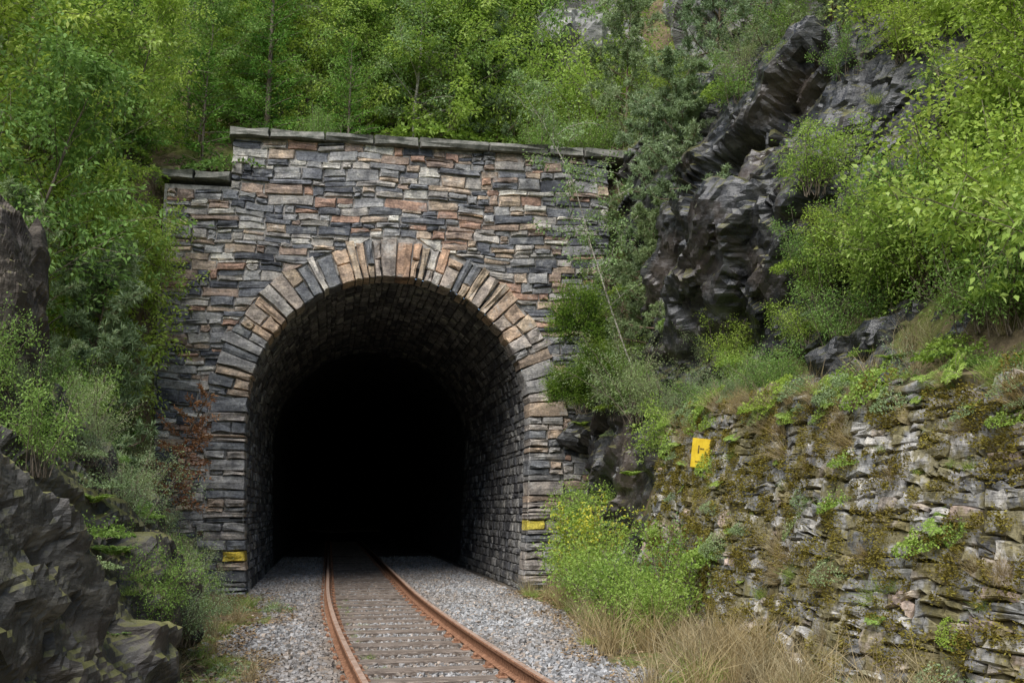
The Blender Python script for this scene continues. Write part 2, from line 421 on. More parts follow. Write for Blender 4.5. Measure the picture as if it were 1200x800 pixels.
mk('vault_lining',vmap(A,B,0*A+.0).reshape(-1,3),grid_q(len(aa),len(bb)),[M_mortar_d],parent=portal,smooth=True)
M_endcap=simple('end_cap_black',(.01,.01,.01),(.03,.03,.03),3)  # near-black colour for the added cap, keeps the far bore dark
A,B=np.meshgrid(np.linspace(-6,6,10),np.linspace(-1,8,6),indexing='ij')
mk('light_block_cap',W(A,0*A+59.5,B).reshape(-1,3),grid_q(10,6),[M_endcap],parent=portal)  # added cap, blocks light entering at the modelled tunnel's far end

# ---------------------------------------------------------------- retaining wall
rw=empty('retaining_wall');rs=Stones()
RW=[((.40,.39,.37),4),((.28,.28,.275),4),((.52,.50,.47),3),((.40,.345,.29),2),((.19,.19,.19),2),((.42,.33,.275),.9)]
def rwmap(a,b,d):
    P=np.stack([a*.35,b*.35,a*0+1],-1);bl=.16*fbm(P,2,5)
    bz=b+.02*np.sin(a*1.3)+.015*np.sin(a*3.1+b)
    s=SR(-a)+.25*b+bl-d*.97
    return W(s,-a,bz+d*.24)
a0=5.3
while a0<18.5:
    pw=rng.uniform(.7,1.5);a1=a0+pw;b=-.15+rng.uniform(-.05,.05)
    while b<3.1:
        h=rng.choice([.05,.08,.11,.15,.21],p=[.14,.26,.27,.21,.12]);a=a0+rng.normal(0,.05);e=a1+rng.normal(0,.05)
        while a<e-.06:
            L=min(rng.uniform(.12,.46),e-a)
            if e-a-L<.08:L=e-a
            zt_=float(ZT(-a))
            if b+h<zt_+rng.uniform(-.22,.1):
                sl=rng.normal(0,.016)
                c=[(a+.008,b+.006),(a+L-.008,b+.006+sl),(a+L-.008,b+h-.006+sl),(a+.008,b+h-.006)]
                dp=lambda:rng.uniform(.02,.075)
                if h>.12 and rng.random()<.45:
                    m=b+h*rng.uniform(.35,.65);rs.add([c[0],c[1],(c[1][0],m-.005),(c[0][0],m-.005)],dp(),pick(RW),jit=.026,base=-.06,tl=.06)
                    rs.add([(c[0][0],m+.005),(c[1][0],m+.005),c[2],c[3]],dp(),pick(RW),jit=.026,base=-.06,tl=.06)
                elif rng.random()>.025: rs.add(c,dp(),pick(RW),jit=.034,base=-.06,tl=.06)
            a+=L
        b+=h
    a0=a1
rs.build('stones',rwmap,M_rwall,rw)
aa=np.arange(5.2,19.2,.12);bb=np.linspace(-.2,1,26);A,B=np.meshgrid(aa,bb,indexing='ij')
B2=np.where(B<0,B,B*(ZT(-A)-.05))
mk('earth_core',rwmap(A,B2,0*A).reshape(-1,3),grid_q(len(aa),len(bb)),[M_earth],parent=rw)

# ---------------------------------------------------------------- rocks (two-pass: big fracture blocks, then fine facets on the displaced surface)
ROTF=np.array([[1,0,0],[0,math.cos(.7),-math.sin(.7)],[0,math.sin(.7),math.cos(.7)]])
def fol(P,scale,stretch):
    q=P@ROTF.T
    ax=math.radians(35);R=np.array([[math.cos(ax),0,math.sin(ax)],[0,1,0],[-math.sin(ax),0,math.cos(ax)]])
    return (q@R.T)*np.array(stretch)/scale
def coarse(P,amp,seed,scale,stretch):
    q=fol(P,scale,stretch);q=q+.12*np.stack([fbm(q*1.3,2,seed+50),fbm(q*1.3,2,seed+51),fbm(q*1.3,2,seed+52)],-1)
    return amp*(facet(q*.6,seed,.9,.75)*.85+facet(q*1.3+3,seed+20,.9,.7)*.34)
def fine(P,amp,seed,scale,stretch):
    q=fol(P,scale,stretch);q=q+.06*np.stack([fbm(q*3,2,seed+50),fbm(q*3,2,seed+51),fbm(q*3,2,seed+52)],-1)
    return amp*(facet(q*2.5+9,seed+40,1.0,.55)*.12+facet(q*5.6+5,seed+60,1.0,.5)*.035)+amp*.025*fbm(P*6,3,seed)
def gnorm(P,it=3):
    nr=np.cross(np.gradient(P,axis=0),np.gradient(P,axis=1))
    nr/=np.linalg.norm(nr,axis=-1,keepdims=True)+1e-9
    for _ in range(it):
        nr[1:-1]=(nr[:-2]+nr[1:-1]+nr[2:])/3;nr[:,1:-1]=(nr[:,:-2]+nr[:,1:-1]+nr[:,2:])/3
    return nr/(np.linalg.norm(nr,axis=-1,keepdims=True)+1e-9)
def relax(P,it=2):
    for _ in range(it):
        P=P.copy();P[1:-1,1:-1]=P[1:-1,1:-1]*.4+.15*(P[:-2,1:-1]+P[2:,1:-1]+P[1:-1,:-2]+P[1:-1,2:])
    return P
def rock_sheet(name,cols,amp,mat,res=.07,seed=0,scale=1.0,flip=False,stretch=(1.0,.75,1.35)):
    ns=np.array([c[0] for c in cols]);K=len(cols[0][1]);arr=np.array([c[1] for c in cols],float)
    o=np.argsort(ns);ns=ns[o];arr=arr[o]
    nn=np.arange(ns[0],ns[-1],res)
    Lz=np.r_[0,np.cumsum(np.linalg.norm(np.diff(arr.mean(0),axis=0),axis=1))]
    vv=np.linspace(0,Lz[-1],int(Lz[-1]/res))
    cs_=np.stack([np.interp(nn,ns,arr[:,k,0]) for k in range(K)],1);cz=np.stack([np.interp(nn,ns,arr[:,k,1]) for k in range(K)],1)
    S=np.array([np.interp(vv,Lz,r) for r in cs_]);Z=np.array([np.interp(vv,Lz,r) for r in cz])
    NN=np.repeat(nn[:,None],len(vv),1)
    P=np.stack([S,NN,Z],-1);sg_=-1 if flip else 1
    P=P+sg_*gnorm(P,8)*coarse(P.reshape(-1,3),amp,seed,scale,stretch).reshape(S.shape)[...,None]
    P=relax(P,2)
    P=P+sg_*gnorm(P,2)*fine(P.reshape(-1,3),amp,seed,scale,stretch).reshape(S.shape)[...,None]
    Q=grid_q(len(nn),len(vv))
    if flip: Q=Q[:,::-1]
    return mk(name,W(P[...,0],P[...,1],P[...,2]).reshape(-1,3),Q,[mat])
cc=[(.3,[(3.75,-.2),(3.85,2.2),(3.95,4.0),(4.6,4.8),(4.9,6.8),(5.4,9.4),(8.5,10.6)]),
(-2,[(3.7,-.2),(3.8,2.0),(4.05,3.6),(4.7,4.6),(4.8,6.8),(5.4,9.4),(8.5,10.6)]),
(-4,[(3.5,-.2),(3.75,2.0),(4.3,2.9),(4.8,4.0),(4.7,6.6),(5.5,9.2),(8.5,10.4)]),
(-6,[(3.8,.5),(4.1,2.2),(4.6,2.8),(4.9,3.7),(4.7,5.9),(5.9,8.6),(8.6,10.0)]),
(-8,[(4.3,1.5),(4.4,2.4),(4.8,2.9),(5.3,3.6),(5.2,5.5),(6.5,7.6),(9,9.2)]),
(-10.5,[(4.8,1.6),(5.2,2.5),(5.8,3.2),(6.5,3.9),(7.0,5.2),(8.2,7.0),(10,8.6)]),
(-13,[(5.7,1.6),(6.4,2.2),(7,2.6),(7.8,3.2),(8.5,4.0),(9.5,5.0),(11,6.2)])]
rock_sheet('rock_cliff',cc,.9,M_cliff,.045,3,1.15,flip=True)
lc=[]
for n_ in (-17,-14,-12,-10,-7,-4,-1.5,-.2):
    k=1.0 if n_<-3 else .6
    s0=float(SL(np.array(n_)));lc.append((n_,[(s0+.12,-.2),(s0-.15*k,.8*k),(s0-.45,1.5*k),(s0-.95,2.1*k),(s0-1.6,2.5*k),(s0-2.6,2.6*k)]))
rock_sheet('rock_bank',lc,.42,M_bankrock,.033,9,.75,flip=False,stretch=(1,.8,1.4))
def boulder(name,c,r,seed,mat,res=90,power=.55,amp=.18,rz=0,scale=1.0,stretch=(1.0,.75,1.35)):
    u=np.linspace(0,2*math.pi,res*2);v=np.linspace(-math.pi/2,math.pi/2,res)
    U,Vv=np.meshgrid(u,v,indexing='ij')
    f=lambda x:np.sign(x)*np.abs(x)**power
    P=np.stack([f(np.cos(Vv))*f(np.cos(U))*r[0],f(np.cos(Vv))*f(np.sin(U))*r[1],f(np.sin(Vv))*r[2]],-1)
    cv=np.array(c)
    for fn_ in (coarse,fine):
        nr=P/(np.linalg.norm(P,axis=-1,keepdims=True)+1e-9)
        d=fn_((P+cv).reshape(-1,3),amp*1.3,seed,scale,stretch).reshape(U.shape);d[-1]=d[0];P=P+nr*d[...,None]
    co,si=math.cos(rz),math.sin(rz)
    X=P[...,0]*co-P[...,1]*si;Y=P[...,0]*si+P[...,1]*co
    P=np.stack([X,Y,P[...,2]],-1)+cv
    return mk(name,P.reshape(-1,3),grid_q(len(u),len(v)),[mat])
boulder('rock_outcrop',(-4.78,8.7,2.5),(.6,.7,1.75),21,M_trunkrock,130,.6,.16,.2,.45)
def hb(s,n,r,seed,rz=0,dz=0,nm='hillside_rock',mat=None):
    z=float(H(np.array([s]),np.array([n]))[0]);c=W(s,n,z+dz);return boulder(nm,tuple(c),r,seed,mat or M_hillrock,90,.6,.6,rz,1.2)
hb(5.5,5,(1.6,1.2,1.9),31,.3);hb(4.6,9,(1.3,1.2,2.8),32,.2);hb(7.5,8,(2.2,1.5,2.8),33,.5);hb(9.5,3,(2.2,1.6,3.0),34,.1)
hb(7.8,-.5,(1.6,1.6,1.8),35,.4,.5);hb(8.5,-3.5,(1.3,1.6,2.0),36,.4,.6);hb(5.0,15,(2.5,1.5,3.2),37,.2)
for i,(s,n,r) in enumerate([(3.3,-1.2,.35),(3.5,-2.6,.4),(3.35,-3.6,.3),(-3.5,-3.2,.3),(-3.1,-5.5,.28),(-2.75,-7.2,.3),(-3.6,-1.2,.25)]):
    boulder('fallen_rock',tuple(W(s,n,r*.3)),(r,r*.8,r*.6),60+i,M_bankrock,30,.6,.12,i,.5)

# ---------------------------------------------------------------- track
def TS(n):
    n=np.asarray(n,float)
    return np.where(n<-12,-.3+.0025*144+.06*(-n-12),np.where(n<0,-.3+.0025*n*n,-.3))
ZK=-.10
track=empty('railway_track')
prf=np.array([(-.0625,0),(.0625,0),(.0625,.010),(.012,.026),(.008,.05),(.008,.10),(.034,.115),(.035,.140),(.026,.149),(-.026,.149),(-.035,.140),(-.034,.115),(-.008,.10),(-.008,.05),(-.012,.026),(-.0625,.010)])
nn=np.r_[np.arange(-24,10,.4),np.arange(10,58,2)]
GA=.745
for nm,off in (('rail_left',-GA),('rail_right',GA)):
    V=[]
    for n_ in nn:
        t=(float(TS(n_+.1))-float(TS(n_-.1)))/.2;l=math.hypot(1,t)
        V.append(W(TS(n_)+(off+prf[:,0])/l,n_-(off+prf[:,0])*t/l,prf[:,1]+.062+ZK))
    V=np.array(V).reshape(-1,3);m=len(prf);Q=[];mi=[]
    for i in range(len(nn)-1):
        for k in range(m):
            Q.append([i*m+k,(i+1)*m+k,(i+1)*m+(k+1)%m,i*m+(k+1)%m]);mi.append(1 if k==8 else 0)
    mk(nm,V,Q,[M_rust,M_railtop],mi,parent=track)
def boxes(name,items,mat,parent,jit=0):
    V=[];Q=[]
    for (s,n,z0,z1,hs,hn,rot) in items:
        b=len(V);ch=.012
        for zz,k in ((z0,0),(z1-ch,0),(z1,ch)):
            for sx,sy in ((-1,-1),(1,-1),(1,1),(-1,1)):
                x=sx*(hs-k);y=sy*(hn-k)
                x2=x*math.cos(rot)-y*math.sin(rot);y2=x*math.sin(rot)+y*math.cos(rot)
                V.append(W(s+x2+random.uniform(-jit,jit),n+y2+random.uniform(-jit,jit),zz+ZK+random.uniform(-jit,jit)*.5))
        for r in (0,4):
            for i in range(4): Q.append([b+r+i,b+r+(i+1)%4,b+r+4+(i+1)%4,b+r+4+i])
        Q.append([b+8,b+9,b+10,b+11])
    return mk(name,V,Q,[mat],parent=parent)
sl=[];fx=[];n_=-22
while n_<34:
    t=(float(TS(n_+.1))-float(TS(n_-.1)))/.2;r=-math.atan(t)
    r2=r+random.uniform(-.015,.015)
    sl.append((float(TS(n_)),n_,-.12,.046+random.uniform(-.010,.004),1.22,.12,r2))
    for o_ in (-GA,GA):
        fx.append((float(TS(n_))+o_,n_,.03,.061,.15,.075,r))
        for q in (-.105,.105):
            for w in (-.035,.035): fx.append((float(TS(n_))+o_+q,n_+w,.04,.098,.018,.018,r+.4))
    n_+=.66+random.uniform(-.02,.02)
boxes('sleepers',sl,M_wood,track,.008);boxes('rail_fasteners',fx,M_rust,track)
def BZ(t,n):
    a=np.abs(t);return ZK+np.where(a<.66,-.004,np.interp(a,[.66,.95,1.6,2.6,3.2],[.005,.06,.075,.07,.06]))
nb=np.r_[np.arange(-23,.2,.2),.35,np.arange(.6,12,.3),np.arange(12,59,1.5)]
f_=np.linspace(0,1,50)
lo=np.where(nb<.1,SBL(nb)-.1,-2.62);hi=np.where(nb<.1,np.minimum(SBR(nb)+.1,2.75),2.75)
SSv=(lo[None]+(hi-lo)[None]*f_[:,None]);NB=np.repeat(nb[None],50,0);T=SSv-TS(NB)
mk('track_bed',W(SSv,NB,BZ(T,NB)-.016+.008*vn(np.stack([SSv*2,NB*2,SSv*0],-1),3)).reshape(-1,3),grid_q(50,len(nb))[:,::-1],[M_bed],smooth=True)
K=70000
n_=rng.beta(1.1,1.6,K)*30-14.5
t_=rng.uniform(-2.7,2.75,K)
s_=TS(n_)+t_
rag=rng.normal(0,.16,K)
kp=(np.where(n_>-.2,np.abs(s_-C0)<2.58,(s_>SBL(n_)+rag)&(s_<SBR(n_)+rag)))
n_,t_,s_=n_[kp],t_[kp],s_[kp];K=len(n_)
sz=rng.uniform(.012,.030,K)*np.where(np.abs(t_)<.66,.85,1)
cube=np.array([(x,y,z) for z in (-1,1) for x,y in ((-1,-1),(1,-1),(1,1),(-1,1))],float)*.8
V=cube[None]*sz[:,None,None]*rng.uniform(.6,1.25,(K,1,3))+rng.normal(0,.22,(K,8,3))*sz[:,None,None]
al=rng.uniform(0,6.28,K);be=rng.uniform(-.7,.7,K)
def rotz(V,a):
    c,s=np.cos(a)[:,None],np.sin(a)[:,None];return np.stack([V[...,0]*c-V[...,1]*s,V[...,0]*s+V[...,1]*c,V[...,2]],-1)
def rotx(V,a):
    c,s=np.cos(a)[:,None],np.sin(a)[:,None];return np.stack([V[...,0],V[...,1]*c-V[...,2]*s,V[...,1]*s+V[...,2]*c],-1)
V=rotz(rotx(V,be),al)
V=V+W(s_,n_,BZ(t_,n_)+rng.uniform(-.008,.014,K))[:,None]
q=np.array([[0,3,2,1],[4,5,6,7],[0,1,5,4],[1,2,6,5],[2,3,7,6],[3,0,4,7]])
Q=(q[None]+np.arange(K)[:,None,None]*8).reshape(-1,4)
g=rng.uniform(.15,.46,K)[:,None];tint=np.where(rng.random(K)[:,None]<.2,np.array([[1.15,.97,.82]]),np.array([[1,1,1.01]]))
dirt=np.clip(.5*fbm(np.stack([s_*.9,n_*.5,s_*0],-1),3,8)+.06+.3*sm(s_,SBR(n_)-.7,SBR(n_))+.3*sm(-s_,-SBL(n_)-.6,-SBL(n_)),0,.6)
brown=np.clip(np.exp(-((np.abs(t_)-.75)/.25)**2)*.5+.15*(np.abs(t_)<.6)+dirt,0,.85)[:,None]
colr=(g*tint)*(1-brown)+brown*np.array([[.23,.175,.125]])*rng.uniform(.6,1.3,(K,1))
mk('track_ballast',V.reshape(-1,3),Q,[M_ballast],col=np.repeat(colr,8,0))

# ---------------------------------------------------------------- plants
def unit(v): return v/(np.linalg.norm(v,axis=-1,keepdims=True)+1e-9)
class Plant:
    def __init__(s): s.V=[];s.Q=[];s.M=[];s.R=[];s.n=0
    def _a(s,V,Q,m,R):
        s.V.append(V);s.Q.append(Q+s.n);s.M.append(np.full(len(Q),m));s.R.append(R);s.n+=len(V)
    def tube(s,pts,rad,sides=5,m=0):
        pts=np.asarray(pts,float);rad=np.asarray(rad,float);t=unit(np.gradient(pts,axis=0))
        ref=np.array([1.,0,0]) if abs(t[0,0])<.8 else np.array([0,1.,0])
        a=unit(np.cross(t,ref));b=np.cross(t,a);th=np.arange(sides)/sides*2*math.pi
        V=pts[:,None]+rad[:,None,None]*(np.cos(th)[None,:,None]*a[:,None]+np.sin(th)[None,:,None]*b[:,None])
        k=len(pts);i,j=np.meshgrid(np.arange(k-1),np.arange(sides),indexing='ij');i=i.ravel();j=j.ravel();j2=(j+1)%sides
        Q=np.stack([i*sides+j,i*sides+j2,(i+1)*sides+j2,(i+1)*sides+j],-1)
        s._a(V.reshape(-1,3),Q,m,np.full(k*sides,.5))
    def leaves(s,P,D,L,Wd,m=1,R=None,flat=.6,droop=.15):
        K=len(P);D=unit(D);up=unit(rng.normal(0,1-flat*.6,(K,3))+np.array([0,0,flat*1.6]))
        S=unit(np.cross(D,up));nr=np.cross(S,D)
        L=np.broadcast_to(L,(K,))[:,None]*rng.uniform(.65,1.25,(K,1));Wd=np.broadcast_to(Wd,(K,))[:,None]*rng.uniform(.75,1.2,(K,1))
        a=P;b=P+D*L*.42+S*Wd*.5+nr*L*.07;c=P+D*L-np.array([0,0,1])*L*droop;d=P+D*L*.42-S*Wd*.5+nr*L*.07
        V=np.stack([a,b,c,d],1).reshape(-1,3)
        if R is None:R=rng.random(K)
        s._a(V,np.arange(K*4).reshape(-1,4),m,np.repeat(np.clip(R,0,1),4))
    def mesh(s,name,mats):
        return mk(name,np.concatenate(s.V),np.concatenate(s.Q),mats,np.concatenate(s.M),rnd=np.concatenate(s.R),obj=False)
def curve(p0,d,L,k=5,curl=.3,up=0.):
    pts=[np.array(p0,float)];d=unit(np.array(d,float))
    for i in range(k):
        d=unit(d+rng.normal(0,curl/k*1.3,3)+np.array([0,0,up/k]));pts.append(pts[-1]+d*L/k)
    return np.array(pts)
def deciduous(name,seed,H_,R_,cb,nb,nl,leaf,tr,mats,lean=(0,0),elev=(.2,.9),asp=.55,wob=.35):
    global rng;rng=np.random.default_rng(seed);p=Plant()
    tp=curve((0,0,-.3),(lean[0],lean[1],1),H_,10,wob,.1);f=np.linspace(0,1,11);tr_=tr*(1-f*.88);p.tube(tp,tr_,7)
    tw=[];cl=[]
    for i in range(nb):
        fr=cb+(1-cb)*(i+rng.random())/nb;fr=min(fr,.99)
        st_=np.array([np.interp(fr,f,tp[:,k]) for k in range(3)])
        g=(fr-cb)/(1-cb);L=R_*(.35+1.0*math.sin(math.pi*min(1,.18+g*.78)))*rng.uniform(.55,1.15)
        az=i*2.4+rng.uniform(-.5,.5);el=rng.uniform(*elev)+g*.35
        c=curve(st_,(math.cos(az)*math.cos(el),math.sin(az)*math.cos(el),math.sin(el)),L,5,.6,-.15)
        r0=max(.006,tr*(1-fr)*.5);p.tube(c,np.linspace(r0,.003,6),3)
        for j in range(6):
            ff=rng.uniform(.25,1);k=ff*5;a=int(min(k,4));sp=c[a]+(c[a+1]-c[a])*(k-a)
            d=unit(unit(c[a+1]-c[a])*.7+rng.normal(0,.6,3));l=L*rng.uniform(.22,.45)
            c2=curve(sp,d,l,3,.5,-.2);p.tube(c2[[0,3]],np.array([.005,.002]),3);tw.append(c2);cl.append(rng.normal(0,.18))
    per=max(4,int(nl/len(tw)));P=[];D=[];RR=[]
    for c2,cv in zip(tw,cl):
        u=rng.uniform(0,3,per);a=np.minimum(u.astype(int),2);q=c2[a]+(c2[a+1]-c2[a])*(u-a)[:,None]
        off=rng.normal(0,1,(per,3))*np.array([.09,.09,.06])*(R_/1.6)**.5
        P.append(q+off);D.append(unit(off)+unit(c2[-1]-c2[0])*.6+rng.normal(0,.4,(per,3))+np.array([0,0,-.25]));RR.append(rng.beta(2,2,per)*.7+.15+cv)
    p.leaves(np.concatenate(P),np.concatenate(D),leaf,leaf*asp,R=np.concatenate(RR))
    return p.mesh(name,mats)
def spruce(name,seed,H_,R_,mats,dens=1.0):
    global rng;rng=np.random.default_rng(seed);p=Plant()
    tp=curve((0,0,-.3),(0,0,1),H_+.3,8,.05);p.tube(tp,np.linspace(H_*.014,.006,9),6);P=[];D=[];RR=[]
    nb=int(H_*15*dens)
    for i in range(nb):
        fr=.06+.93*(i/nb)**.95;st_=np.array([0,0,H_*fr]);L=R_*(1-fr)**.85*rng.uniform(.75,1.12)+.08
        az=i*2.4+rng.uniform(-.3,.3);el=-.05+fr*.7
        c=curve(st_,(math.cos(az)*math.cos(el),math.sin(az)*math.cos(el),math.sin(el)),L,5,.15,.12 if fr>.4 else -.1);p.tube(c,np.linspace(.012,.003,6),3)
        ax=unit(c[-1]-c[0]);side=unit(np.cross(ax,[0,0,1]));nt=max(5,int(L/.095));cv=rng.normal(0,.12)
        for j in range(nt):
            ff=(j+.7)/nt;k=ff*5;a=int(min(k,4));sp=c[a]+(c[a+1]-c[a])*(k-a)
            for sg_ in (-1,1):
                l=L*.34*(1-ff*.75)+.07;d=unit(ax*.8+side*sg_*.9+np.array([0,0,-.12]))
                m=max(4,int(l/.026));u=rng.random(m)
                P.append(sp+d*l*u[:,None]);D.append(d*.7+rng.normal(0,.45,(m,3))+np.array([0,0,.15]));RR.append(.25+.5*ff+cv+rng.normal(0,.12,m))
    p.leaves(np.concatenate(P),np.concatenate(D),.075,.024,R=np.concatenate(RR),flat=.3,droop=0)
    return p.mesh(name,mats)
def pine(name,seed,H_,R_,mats,cb=.25,nb=34,nd=.11):
    global rng;rng=np.random.default_rng(seed);p=Plant()
    tp=curve((0,0,-.3),(rng.normal(0,.1),rng.normal(0,.1),1),H_,10,.3);f=np.linspace(0,1,11);p.tube(tp,H_*.010*(1-f*.88),7);P=[];D=[];RR=[]
    for i in range(nb):
        fr=cb+(1-cb)*i/nb;st_=np.array([np.interp(fr,f,tp[:,k]) for k in range(3)]);g=(fr-cb)/(1-cb)
        L=R_*(1-g*.65)*rng.uniform(.5,1.15);az=i*2.4+rng.uniform(-.4,.4);el=rng.uniform(.0,.35)+g*.5
        c=curve(st_,(math.cos(az)*math.cos(el),math.sin(az)*math.cos(el),math.sin(el)),L,5,.5,.2);p.tube(c,np.linspace(max(.008,.03*(1-fr)),.004,6),4);cv=rng.normal(0,.15)
        for j in range(11):
            ff=rng.uniform(.12,1);k=ff*5;a=int(min(k,4));sp=c[a]+(c[a+1]-c[a])*(k-a)
            c2=curve(sp,unit(unit(c[a+1]-c[a])+rng.normal(0,.6,3)+np.array([0,0,.25])),L*rng.uniform(.12,.3)+.08,3,.4,.2);p.tube(c2[[0,3]],np.array([.005,.003]),3)
            for q in range(4):
                u=rng.uniform(1.0,3);a2=int(min(u,2));e=c2[a2]+(c2[a2+1]-c2[a2])*(u-a2)+rng.normal(0,.03,3);m=16
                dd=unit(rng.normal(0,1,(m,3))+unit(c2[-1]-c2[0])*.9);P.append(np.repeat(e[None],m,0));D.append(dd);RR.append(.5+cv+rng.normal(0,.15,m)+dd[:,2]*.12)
    p.leaves(np.concatenate(P),np.concatenate(D),nd,.018,R=np.concatenate(RR),flat=.2,droop=.05)
    return p.mesh(name,mats)
def shrub(name,seed,H_,R_,nst,nl,leaf,mats,asp=.5,arch=.5,flowers=0):
    global rng;rng=np.random.default_rng(seed);p=Plant();P=[];D=[];RR=[]
    per=max(3,nl//(nst*5))
    for i in range(nst):
        az=rng.uniform(0,6.28);o=rng.uniform(.2,1)*R_/H_
        c=curve((rng.normal(0,R_*.12),rng.normal(0,R_*.12),-.05),(math.cos(az)*o,math.sin(az)*o,1),H_*rng.uniform(.6,1.15),6,.4,-arch);p.tube(c,np.linspace(.009,.003,7),4);cv=rng.normal(0,.12)
        for j in range(5):
            ff=rng.uniform(.25,1);k=ff*6;a=int(min(k,5));sp=c[a]+(c[a+1]-c[a])*(k-a)
            c2=curve(sp,unit(c[a+1]-c[a])+rng.normal(0,.7,3),H_*rng.uniform(.12,.3),3,.5,-.1);p.tube(c2[[0,3]],np.array([.004,.002]),3)
            u=rng.uniform(0,3,per);aa_=np.minimum(u.astype(int),2);q=c2[aa_]+(c2[aa_+1]-c2[aa_])*(u-aa_)[:,None];off=rng.normal(0,.05,(per,3))*max(1,H_)
            P.append(q+off);D.append(unit(off)+rng.normal(0,.5,(per,3))+unit(c2[-1]-c2[0])*.5);RR.append(rng.beta(2,2,per)*.7+.15+cv)
    P=np.concatenate(P);D=np.concatenate(D)
    p.leaves(P,D,leaf,leaf*asp,R=np.concatenate(RR))
    if flowers:
        top=P[rng.choice(len(P),flowers,p=(lambda w:w/w.sum())(np.clip(P[:,2],0.01,9)**2))]
        for t in range(3): p.leaves(top+rng.normal(0,.015,top.shape),rng.normal(0,1,top.shape),.05,.035,m=2)
    return p.mesh(name,mats)
def tuft(name,seed,Hh,R_,nbl,w,mats,lean=.5):
    global rng;rng=np.random.default_rng(seed);p=Plant()
    b=np.c_[rng.normal(0,R_*.5,(nbl,2)),np.full(nbl,-.02)];d=unit(np.c_[rng.normal(0,lean,(nbl,2)),np.ones(nbl)])
    L=Hh*rng.uniform(.4,1.15,(nbl,1));s=unit(np.cross(d,rng.normal(0,1,(nbl,3))))*w*.5
    mid=b+d*L*.55;tip=mid+unit(d+np.c_[d[:,:2]*1.2,-.5*np.ones(nbl)]*rng.uniform(.2,1,(nbl,1)))*L*.5
    V=np.stack([b-s,b+s,mid+s*.8,mid-s*.8,tip+s*.1,tip-s*.1],1).reshape(-1,3);i=np.arange(nbl)[:,None]*6
    Q=np.concatenate([i+np.array([[0,1,2,3]]),i+np.array([[3,2,4,5]])]);p._a(V,Q,0,np.repeat(rng.random(nbl),6))
    return p.mesh(name,mats)
def fern(name,seed,R_,nf,mats):
    global rng;rng=np.random.default_rng(seed);p=Plant();P=[];D=[];LL=[]
    for i in range(nf):
        az=i*6.28/nf+rng.uniform(-.3,.3);c=curve((0,0,0),(math.cos(az)*.7,math.sin(az)*.7,1),R_*rng.uniform(.7,1.1),8,.1,-1.3);p.tube(c,np.linspace(.005,.002,9),3)
        for j in range(20):
            ff=.15+.85*j/20;k=ff*8;a=int(min(k,7));sp=c[a]+(c[a+1]-c[a])*(k-a);ax=unit(c[a+1]-c[a]);sd=unit(np.cross(ax,[0,0,1]))
            for sg_ in (-1,1): P.append(sp);D.append(sd*sg_+ax*.35);LL.append(R_*.24*math.sin(math.pi*min(1,.15+ff*.8))+.01)
    P=np.array(P);D=np.array(D);LL=np.array(LL);p.leaves(P,D,LL,LL*.28,flat=1,droop=.1);return p.mesh(name,mats)
def patch(name,seed,R_,Hh,K,leaf,mats,asp=.6):
    global rng;rng=np.random.default_rng(seed);p=Plant()
    r=R_*np.sqrt(rng.random(K));a=rng.uniform(0,6.28,K);hh=Hh*(1-(r/R_)**2)*rng.uniform(.1,1,K)*(.6+.4*np.sin(a*3+r*9))
    P=np.c_[r*np.cos(a),r*np.sin(a),hh];D=np.c_[np.cos(a),np.sin(a),np.full(K,.2)]+rng.normal(0,.7,(K,3))
    for i in range(14):
        a_=rng.uniform(0,6.28);p.tube(curve((rng.normal(0,.2*R_),rng.normal(0,.2*R_),-.05),(math.cos(a_),math.sin(a_),.8),R_*.8,4,.5,-.4),np.linspace(.006,.002,5),3)
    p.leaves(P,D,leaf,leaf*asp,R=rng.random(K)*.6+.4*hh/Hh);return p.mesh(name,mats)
def conebush(name,seed,R_,Hh,K,leaf,mats,asp=.2):
    global rng;rng=np.random.default_rng(seed);p=Plant();P=[];D=[];RR=[]
    for i in range(150):
        v=unit(rng.normal(0,1,3)*np.array([1,1,1.0]));v[2]=abs(v[2])*1.0-.25
        st_=np.array([0,0,Hh*.35]);tip=np.array([v[0]*R_,v[1]*R_,Hh*.42+v[2]*Hh*.62])*rng.uniform(.7,1.2)
        c=np.array([st_+(tip-st_)*t+np.array([0,0,-.12*R_*t*t]) for t in np.linspace(0,1,5)]);p.tube(c,np.linspace(.01,.002,5),3)
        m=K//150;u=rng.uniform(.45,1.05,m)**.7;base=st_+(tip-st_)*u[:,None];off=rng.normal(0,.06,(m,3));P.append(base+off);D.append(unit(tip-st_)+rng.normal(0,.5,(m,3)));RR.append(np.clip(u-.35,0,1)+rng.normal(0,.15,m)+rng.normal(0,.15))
    p.leaves(np.concatenate(P),np.concatenate(D),leaf,leaf*asp,R=np.concatenate(RR),flat=.3,droop=.05);return p.mesh(name,mats)

